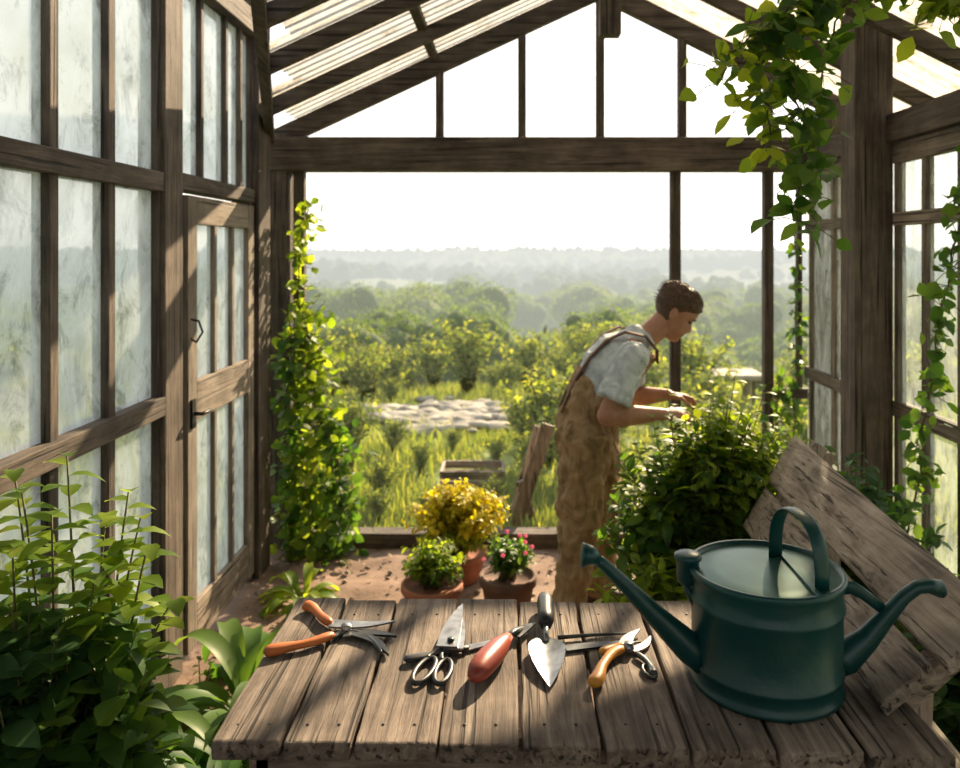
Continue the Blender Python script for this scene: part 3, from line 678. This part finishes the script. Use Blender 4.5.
tuft = mb.obj('grass_tuft', [GR]); pts = []
while len(pts) < 3000:
    y = 4.95 + 13 * R.random() ** 1.4; x = ru(-1, 1) * (2.5 + y * .55) + .2
    if math.hypot((x + .72) / .85, (y - 8.4) / .85) < 1 and R.random() < .88: continue
    pts.append((x, y, H(x, y) - .03, ru(.4, 1.1) * (.8 + y / 30)))
for i in range(500): x = ru(-7, -1.75); y = ru(1, 6); pts.append((x, y, -.03, ru(.8, 1.8)))
scatter('grass_meadow', tuft, pts)
WD = leafm('weed_leaf', [(.08, .13, .022), (.14, .20, .032), (.25, .28, .06)], .5, None, .75, 100, .15)
mb = MB(); bush(mb, (0, 0, 0), (0, 0, .42), (.34, .34, .36), 55, 15, .07, .034, 0, 1, .25, .004, inner=.2)
wd = mb.obj('weed_clump', [WD, STEM]); pts = []
for (x, y, s) in ((.15, 5.9, .8), (.3, 6.6, 1.4), (-.9, 5.6, .6), (-1.3, 6.4, 1.1), (.7, 5.6, .9), (1.5, 6.0, 1.3), (-1.6, 5.5, 1.1), (.1, 7.2, .9), (-1.9, 7.5, 1.4), (2.4, 6.8, 1.2), (-.85, 5.15, .45), (.5, 5.2, .7), (1.9, 7.6, 1.2), (.7, 7.8, 1.2), (-1.2, 5.3, .7), (1.3, 5.3, .9), (2.0, 5.6, 1.2), (.45, 6.0, 1.1), (-.55, 5.3, .35), (-.1, 5.5, .4), (-.7, 6.3, .5), (-.1, 6.5, .5), (-.5, 7.0, .4), (-1.0, 6.9, .6)): pts.append((x, y, -.03, s))
k = 0
while k < 180:
    y = ru(7.2, 24); x = ru(-1, 1) * (2 + y * .55)
    if -1.9 < x < .4 and y < 9.6: continue
    if noise.noise(Vector((x / 2.2, y / 3, 5))) < .02: continue
    k += 1; pts.append((x, y, H(x, y) - .05, ru(.5, 1.5) * (.75 + y / 22)))
scatter('meadow_weeds', wd, pts)
def treemesh(name, nleaf, ls, mat, seed):
    rr = random.Random(seed); mb = MB(); cl = [((0, 0, 2.2), 1.4)]
    for i in range(9):
        a = rr.uniform(0, 2 * pi); d = rr.uniform(.5, 1.4); cl.append(((d * math.cos(a), d * math.sin(a), rr.uniform(.8, 3.2)), rr.uniform(.6, 1.05)))
    for c, r in cl:
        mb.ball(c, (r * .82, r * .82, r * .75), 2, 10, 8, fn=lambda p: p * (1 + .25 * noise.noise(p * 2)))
        for k in range(int(nleaf / 10 * r)):
            d = rdir(); p = np.array(c) + d * r * np.array((1, 1, .9)) * (1 + .2 * noise.noise(Vector(d * 3) + Vector(c)) + ru(-.08, .05))
            mb.leaf(p, nrm(d + rdir() * .9), d + rdir() * .4 + np.array((0, 0, .5)), ls * ru(.6, 1.3), ls * .6, .2, .1, 0)
    mb.tube([(0, 0, -1), (0.05, 0, .8), (0, 0, 2.2)], [.16, .12, .06], 8, 1)
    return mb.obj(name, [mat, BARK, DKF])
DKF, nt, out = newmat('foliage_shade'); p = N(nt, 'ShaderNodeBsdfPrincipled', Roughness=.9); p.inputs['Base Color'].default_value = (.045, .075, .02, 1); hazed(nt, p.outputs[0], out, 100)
TL = leafm('tree_leaf', [(.055, .11, .022), (.09, .15, .03), (.15, .20, .045)], .45, (1.9, 1.8, .8), .8, 100, .12)
TL2 = leafm('tree_leaf_light', [(.09, .135, .025), (.14, .19, .035), (.22, .26, .055)], .45, (1.9, 1.8, .8), .8, 100, .12)
t1 = treemesh('tree', 3600, .15, TL, 1); t2 = treemesh('tree_light', 3600, .14, TL2, 2)
P1, P2 = [], []; k = 0
while k < 370:
    r = 12 + 100 * R.random() ** 1.15; a = ru(-.85, .75); x, y = r * math.sin(a), r * math.cos(a)
    if y < 8: continue
    dn = noise.noise(Vector((x / 9, y / 12, 2)))
    if dn < -.03 or (r < 17 and dn < .12): continue
    k += 1
    s = min(.25 + (r - 12) * .045, .95 + max(0, r - 30) * .006) * ru(.6, 1.25) * (1 + dn * .5)
    (P1 if noise.noise(Vector((x / 6, y / 6, 9))) + ru(-.15, .15) < 0 else P2).append((x, y, H(x, y) - .25 * s, s))
scatter('orchard_trees', t1, P1); scatter('birch_trees', t2, P2)
m, nt, out = newmat('far_foliage'); L = nt.links.new
tc = N(nt, 'ShaderNodeTexCoord'); n1 = N(nt, 'ShaderNodeTexNoise', Scale=2.2, Detail=6.0, Roughness=.7); L(tc.outputs['Object'], n1.inputs['Vector'])
oi = N(nt, 'ShaderNodeObjectInfo'); mi = N(nt, 'ShaderNodeMath', _operation='ADD'); ms = N(nt, 'ShaderNodeMath', _operation='MULTIPLY'); ms.inputs[1].default_value = .35
L(oi.outputs['Random'], ms.inputs[0]); L(ms.outputs[0], mi.inputs[0]); L(n1.outputs['Fac'], mi.inputs[1])
r = ramp(nt, [(.4, (.045, .08, .02)), (.65, (.09, .13, .03)), (.95, (.18, .21, .055))]); L(mi.outputs[0], r.inputs[0])
p = N(nt, 'ShaderNodeBsdfPrincipled', Roughness=.95); L(r.outputs[0], p.inputs['Base Color'])
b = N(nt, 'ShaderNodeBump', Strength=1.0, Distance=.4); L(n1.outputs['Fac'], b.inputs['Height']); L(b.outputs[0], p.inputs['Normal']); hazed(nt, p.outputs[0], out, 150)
mb = MB()
for c, rr in (((0, 0, 1.8), 1.6), ((1.2, .3, 1.3), 1.1), ((-1.1, .5, 1.4), 1.15), ((.2, -1.1, 1.2), 1.0), ((-.3, 1.2, 1.5), 1.1), ((.5, .3, 2.8), .9)):
    mb.ball(c, (rr, rr, rr * .9), 0, 18, 12, fn=lambda p: p * (1 + .35 * noise.noise(p * 2.3 + Vector(c)) + .15 * noise.noise(p * 6)))
ft = mb.obj('far_tree', [m]); pts = []
for i in range(6500):
    r = 85 * (24 ** (R.random() ** .85)); a = ru(-.75, .7); x, y = r * math.sin(a), r * math.cos(a)
    if noise.noise(Vector((x / 45, y / 70, 0))) < 0: continue
    pts.append((x, y, H(x, y) - .7, ru(.6, 1.5) * (1 + r / 1800)))
scatter('distant_forest', ft, pts)
# ------------------------------------------------------------------ man
M = empty('man')
SKIN = simple('skin', (.46, .24, .155), .55, 0, (.36, .17, .105), 22, .5, 90)
HAIR = simple('brown_hair', (.12, .068, .036), .6, 0, (.055, .03, .017), 90, .8, 160)
SHIRT = cloth('pale_blue_cotton', (.60, .66, .68), (.42, .48, .52), (11, 11, 8), .03)
OVER = cloth('khaki_canvas', (.38, .26, .145), (.23, .155, .085), (12, 12, 5), .035)
STRAP = simple('brown_strap', (.17, .095, .055), .8)
BOOT = simple('boot_leather', (.07, .045, .03), .6)
def rem(o, vox, it, fac=.5):
    r = o.modifiers.new('r', 'REMESH'); r.mode = 'VOXEL'; r.voxel_size = vox; r.use_smooth_shade = True
    s = o.modifiers.new('s', 'SMOOTH'); s.iterations = it; s.factor = fac
Yc = 3.80; YY = (0, 1, 0)
def cap(mb, pts, rad, ref=YY, n=18):
    mb.tube(pts, rad, n, 0, ref=ref)
    for p, r in ((pts[0], rad[0]), (pts[-1], rad[-1])):
        rr = (min(r), max(r), min(r)) if hasattr(r, '__len__') else (r, r, r); mb.ball(p, rr, 0, 14, 10)
sR, eR, wR = (.555, 3.61, 1.265), (.43, 3.56, 1.012), (.69, 3.60, 1.01)
sL, eL, wL = (.60, 3.985, 1.27), (.605, 4.05, 1.01), (.775, 3.92, 1.04)
hd = Vector((.785, Yc, 1.458))
mb = MB()
cap(mb, [(.37, Yc, .90), (.39, Yc, 1.02), (.46, Yc, 1.16), (.545, Yc, 1.26), (.615, Yc, 1.32)], [(.15, .10), (.135, .095), (.155, .105), (.17, .095), (.09, .06)])
cap(mb, [(.605, Yc, 1.295), (.67, Yc, 1.355), (.73, Yc, 1.41)], [.062, .058, .058])
def limb(mb, a, b, ra, rm, rb, tm=.35):
    a, b = np.array(a), np.array(b); cap(mb, [a, a + (b - a) * tm, b], [ra, rm, rb])
for s, e_, w in ((sR, eR, wR), (sL, eL, wL)):
    limb(mb, s, e_, .054, .054, .043); limb(mb, e_, w, .045, .049, .028)
for hp, kn, an in (((.35, 3.70, .86), (.33, 3.68, .48), (.27, 3.68, .10)), ((.40, 3.90, .86), (.47, 3.92, .48), (.42, 3.94, .10))):
    limb(mb, hp, kn, .085, .08, .055); limb(mb, kn, an, .053, .055, .038)
def hand(mb, w, d, palm, thumbside, curl):
    w = np.array(w); d = nrm(d); pn = nrm(np.array(palm) - d * (np.array(palm) @ d)); sd = np.cross(d, pn) ; sd = sd if sd @ np.array(thumbside) > 0 else -sd
    mb.tube([w - d * .01, w + d * .03, w + d * .07, w + d * .092], [(.024, .017), (.034, .017), (.042, .016), (.038, .012)], 14, 0, ref=sd)
    for k, (o, Lf) in enumerate(((.030, .072), (.010, .080), (-.010, .074), (-.029, .058))):
        p = w + d * .085 + sd * o; a = .25 + .1 * k; P = [p]; 
        for j, fr in enumerate((.45, .32, .23)):
            dd = nrm(d * math.cos(a) + pn * math.sin(a) + sd * o * 3); p = p + dd * Lf * fr; P.append(p); a += curl
        mb.tube(P, [.0092, .0086, .008, .0065], 8); mb.ball(P[-1], .0065, 0, 8, 6); mb.ball(P[1], .0088, 0, 8, 6); mb.ball(P[2], .008, 0, 8, 6)
    p = w + d * .03 + sd * .028; P = [p, p + d * .03 + sd * .022 + pn * .012, p + d * .058 + sd * .024 + pn * .032, p + d * .078 + sd * .014 + pn * .048]
    mb.tube(P, [.013, .0105, .0095, .007], 8); mb.ball(P[-1], .007, 0, 8, 6)
hand(mb, wR, (1, .12, .05), (0.1, .5, -1), (.3, 1, .5), .45)
hand(mb, wL, (1, -.25, -.1), (.1, -.4, -1), (.3, -1, .5), .5)
prof = [(0.000, .066, .030, .018), (.008, .085, .005, .032), (.022, .092, -.015, .044), (.036, .086, -.030, .051), (.048, .092, -.045, .056), (.056, .096, -.055, .059), (.062, .092, -.06, .061),
        (.070, .096, -.068, .064), (.080, .090, -.078, .067), (.095, .090, -.088, .070), (.110, .087, -.096, .073), (.122, .083, -.100, .0745), (.136, .092, -.103, .075), (.150, .093, -.104, .0755), (.170, .090, -.103, .0765),
        (.190, .080, -.095, .073), (.207, .064, -.080, .062), (.220, .044, -.058, .046), (.230, .018, -.030, .024), (.233, -.004, -.008, .003)]
pt = math.radians(38); yaw = math.radians(-8)
RH = Matrix.Rotation(yaw, 3, 'Z') @ Matrix.Rotation(pt, 3, 'Y')
HS = 1.06
def headpt(x, y, zz): return hd + RH @ (Vector((x, y, zz - .118)) * HS)
n = 40; vs = []
for zz, f, bk, w in prof:
    for k in range(n):
        a = 2 * pi * k / n; x = (f + bk) / 2 + (f - bk) / 2 * math.cos(a); y = w * math.copysign(abs(math.sin(a)) ** .9, math.sin(a))
        if math.cos(a) > 0:
            ns = max(0, 1 - abs(zz - .084) / .016) if zz < .084 else max(0, 1 - (zz - .084) / .05)
            x += .028 * ns * math.exp(-(y / .013) ** 2)
            x -= .009 * math.exp(-((abs(y) - .032) / .014) ** 2 - ((zz - .120) / .010) ** 2)
        vs.append(headpt(x, y, zz))
fs = [(i * n + k, i * n + (k + 1) % n, (i + 1) * n + (k + 1) % n, (i + 1) * n + k) for i in range(len(prof) - 1) for k in range(n)]
fs += [tuple(range(n))[::-1], tuple((len(prof) - 1) * n + k for k in range(n))]
mb.add(vs, fs, 0, True)
for sgn in (-1, 1):
    mb.ball(headpt(-.006, sgn * .078, .108), (.018, .009, .031), 0, 14, 10, RH @ Matrix.Rotation(-.2, 3, 'Y'))
    mb.ball(headpt(-.012, sgn * .085, .118), (.011, .007, .017), 0, 12, 8, RH)
o = mb.obj('body', [SKIN], M); rem(o, .0055, 3, .4)
mb = MB()
EYE = simple('eye_dark', (.05, .03, .02), .3); 
for sgn in (-1, 1):
    mb.ball(headpt(.078, sgn * .031, .119), (.008, .012, .006), 0, 10, 8, RH)
    mb.tube([headpt(.091, sgn * .016, .137), headpt(.092, sgn * .03, .141), headpt(.083, sgn * .046, .137)], [.003, .004, .002], 6, 1)
mb.tube([headpt(.083, -.022, .0605), headpt(.094, 0, .0615), headpt(.083, .022, .0605)], .0025, 6, 2)
mb.obj('face_details', [EYE, HAIR, simple('lip', (.28, .10, .075), .5)], M)
mb = MB()
vs = []; n = 48
def profi(zz):
    for i in range(len(prof) - 1):
        if prof[i][0] <= zz <= prof[i + 1][0]:
            t = (zz - prof[i][0]) / (prof[i + 1][0] - prof[i][0]); return [prof[i][j] + (prof[i + 1][j] - prof[i][j]) * t for j in (1, 2, 3)]
    return prof[-1][1:]
for ri in range(17):
    for k in range(n):
        a = 2 * pi * k / n; ca = math.cos(a)
        zlow = .060 if ca < -.35 else (.060 + (ca + .35) / .30 * .030 if ca < -.05 else (.090 + (ca + .05) / .35 * .055 if ca < .3 else .145 + (ca - .3) / .7 * .030))
        zz = zlow + (.2325 - zlow) * (ri / 16) ** .8; f, bk, w = profi(zz)
        th = (.005 + .008 * sst((zz - .10) / .08)) * min(1, ri / 2.5) * (1 + .5 * noise.noise(Vector((ca * 5, math.sin(a) * 5, zz * 60)))) + .0015
        x = (f + bk) / 2 + ((f - bk) / 2 + th) * ca; y = (w + th * .8) * math.copysign(abs(math.sin(a)) ** .9, math.sin(a))
        vs.append(headpt(x, y, zz + (th * .9 if ri > 5 else 0)))
fs = [(i * n + k, i * n + (k + 1) % n, (i + 1) * n + (k + 1) % n, (i + 1) * n + k) for i in range(16) for k in range(n)] + [tuple(16 * n + k for k in range(n))]
mb.add(vs, fs, 0, True)
for i in range(2600):
    k = R.randrange(n); ri = R.randrange(3, 16); p = np.array(vs[ri * n + k]); c = np.array(hd); d = nrm(p - c); f_ = np.array(RH @ Vector((-1, 0, -.2)))
    mb.add([p - d * .003 + rdir() * .001, p + rdir() * .002, p + nrm(d * .45 + f_ + rdir() * .4) * ru(.010, .018)], [(0, 1, 2)], 0)
mb.obj('hair', [HAIR], M)
mb = MB()
cap(mb, [(.385, Yc, .98), (.41, Yc, 1.06), (.465, Yc, 1.165), (.54, Yc, 1.26), (.60, Yc, 1.315)], [(.155, .12), (.16, .12), (.18, .137), (.185, .128), (.095, .078)])
def sleeve(s, e_):
    s, e_ = np.array(s), np.array(e_); p = s + (e_ - s) * .74
    mb.tube([s + np.array((0, .0, .012)), s + (e_ - s) * .35, p], [.07, .074, .081], 20, 0); mb.ball(s + np.array((0, 0, .008)), .07, 0)
sleeve(sR, eR); sleeve(sL, eL)
mb.tube([(.608, Yc, 1.308), (.645, Yc, 1.347)], [(.078, .074), (.067, .067)], 20, 0, ref=YY)
o = mb.obj('shirt', [SHIRT], M); rem(o, .009, 5)
tx = bpy.data.textures.new('folds', 'CLOUDS'); tx.noise_scale = .08
tx2 = bpy.data.textures.new('creases', 'CLOUDS'); tx2.noise_scale = .035
def folds(o, st):
    d = o.modifiers.new('d', 'DISPLACE'); d.texture = tx; d.strength = st; d.mid_level = .5; d.texture_coords = 'LOCAL'
    d = o.modifiers.new('d2', 'DISPLACE'); d.texture = tx2; d.strength = st * .35; d.mid_level = .5; d.texture_coords = 'LOCAL'
folds(o, .034)
mb = MB()
cap(mb, [(.36, Yc, .87), (.37, Yc, .95), (.398, Yc, 1.06), (.43, Yc, 1.11)], [(.175, .14), (.17, .135), (.17, .133), (.165, .130)])
for hp, kn, an in (((.345, 3.715, .87), (.325, 3.69, .48), (.27, 3.68, .10)), ((.395, 3.885, .87), (.465, 3.91, .48), (.42, 3.93, .10))):
    hp, kn, an = map(np.array, (hp, kn, an)); pts_, rr_ = [], []
    for q in range(17):
        t = q / 16; c_ = hp + (kn - hp) * (t / .5) if t < .5 else kn + (an - kn) * ((t - .5) / .46)
        base_r = .115 - .05 * min(1, t * 1.25) + (.004 * math.sin(q * 2.1))
        if .42 < t < .58 or t > .86: base_r += .007 * (q % 2)
        pts_.append(c_ + np.array((0, 0, .03 * (1 - t)))); rr_.append(max(base_r + .012, .078))
    mb.tube(pts_, rr_, 20, 0)
    mb.ball(hp + np.array((0, 0, .03)), .118, 0)
o = mb.obj('overalls', [OVER], M); rem(o, .009, 3); folds(o, .05)
mb = MB()
vs = []
for i in range(9):
    t = i / 8; zz = 1.06 + .19 * t; cxx = .41 + .15 * t + .137
    for k in range(9):
        u = k / 4 - 1; vs.append((cxx - .05 * u * u, Yc + u * .115, zz))
K = len(vs); vs += [(x + .010, y, q) for x, y, q in vs]; fs = []
for i in range(8):
    for k in range(8):
        a = i * 9 + k; fs += [(a, a + 9, a + 10, a + 1), (K + a, K + a + 1, K + a + 10, K + a + 9)]
for k in range(8): fs += [(8 * 9 + k, K + 72 + k, K + 73 + k, 73 + k)]
for i in range(8): fs += [(i * 9, K + i * 9, K + i * 9 + 9, i * 9 + 9), (i * 9 + 8, i * 9 + 17, K + i * 9 + 17, K + i * 9 + 8)]
mb.add(vs, fs, 0, True)
for sg in (-1, 1):
    P = [(.685, Yc + sg * .08, 1.23), (.68, Yc + sg * .10, 1.285), (.625, Yc + sg * .115, 1.352), (.53, Yc + sg * .12, 1.373), (.445, Yc + sg * .10, 1.332), (.37, Yc + sg * .08, 1.25), (.308, Yc + sg * .06, 1.15), (.266, Yc + sg * .06, 1.06), (.24, Yc + sg * .07, .99)]
    mb.tube(P, [(.021, .007)] * 9, 10, 1, ref=YY)
mb.obj('bib_and_straps', [OVER, STRAP], M)
mb = MB()
for x, y in ((.27, 3.68), (.42, 3.94)):
    mb.tube([(x - .055, y, .05), (x, y, .055), (x + .08, y, .045), (x + .16, y, .035), (x + .195, y, .03)], [(.03, .04), (.042, .05), (.045, .042), (.048, .033), (.03, .02)], 16, 0, ref=YY)
    mb.tube([(x, y, .03), (x, y, .16)], [.05, .052], 16, 0); mb.bx(x - .08, x + .19, y - .045, y + .045, .0, .02, 0)
mb.obj('boots', [BOOT], M, .004)
# ------------------------------------------------------------------ light, world, camera
w = bpy.data.worlds.new('world'); bpy.context.scene.world = w; w.use_nodes = True; nt = w.node_tree; L = nt.links.new
bg = nt.nodes['Background']; tc = N(nt, 'ShaderNodeTexCoord'); sx = N(nt, 'ShaderNodeSeparateXYZ'); L(tc.outputs['Generated'], sx.inputs[0])
r = ramp(nt, [(0, (1.0, .94, .83)), (.25, (.99, .95, .88)), (.8, (.73, .79, .87))]); L(sx.outputs['Z'], r.inputs[0]); L(r.outputs[0], bg.inputs[0])
SD = Vector((.36, .80, .47)).normalized()
dp = N(nt, 'ShaderNodeVectorMath', _operation='DOT_PRODUCT'); dp.inputs[1].default_value = SD; L(tc.outputs['Generated'], dp.inputs[0])
mr = N(nt, 'ShaderNodeMapRange'); mr.inputs[1].default_value = -.6; mr.inputs[2].default_value = 1; mr.inputs[3].default_value = .95; mr.inputs[4].default_value = 2.1; L(dp.outputs['Value'], mr.inputs[0]); L(mr.outputs[0], bg.inputs[1])
s = bpy.data.lights.new('sun', 'SUN'); s.energy = 13.5; s.angle = .015; s.color = (1, .77, .50); so = bpy.data.objects.new('sun', s); bpy.context.scene.collection.objects.link(so)
so.rotation_euler = SD.to_track_quat('Z', 'Y').to_euler(); so.location = (5, 8, 8)
c = bpy.data.cameras.new('camera'); co = bpy.data.objects.new('camera', c); bpy.context.scene.collection.objects.link(co)
co.location = (0, 0, 1.75); co.rotation_euler = (pi / 2, 0, 0); c.lens = 30; c.sensor_width = 36; c.shift_x = -30 / 960; c.shift_y = -134 / 960
c.dof.use_dof = True; c.dof.focus_distance = 1.9; c.dof.aperture_fstop = 3.5; c.clip_end = 6000; c.clip_start = .05
bpy.context.scene.camera = co
bpy.context.scene.view_settings.view_transform = 'Standard'
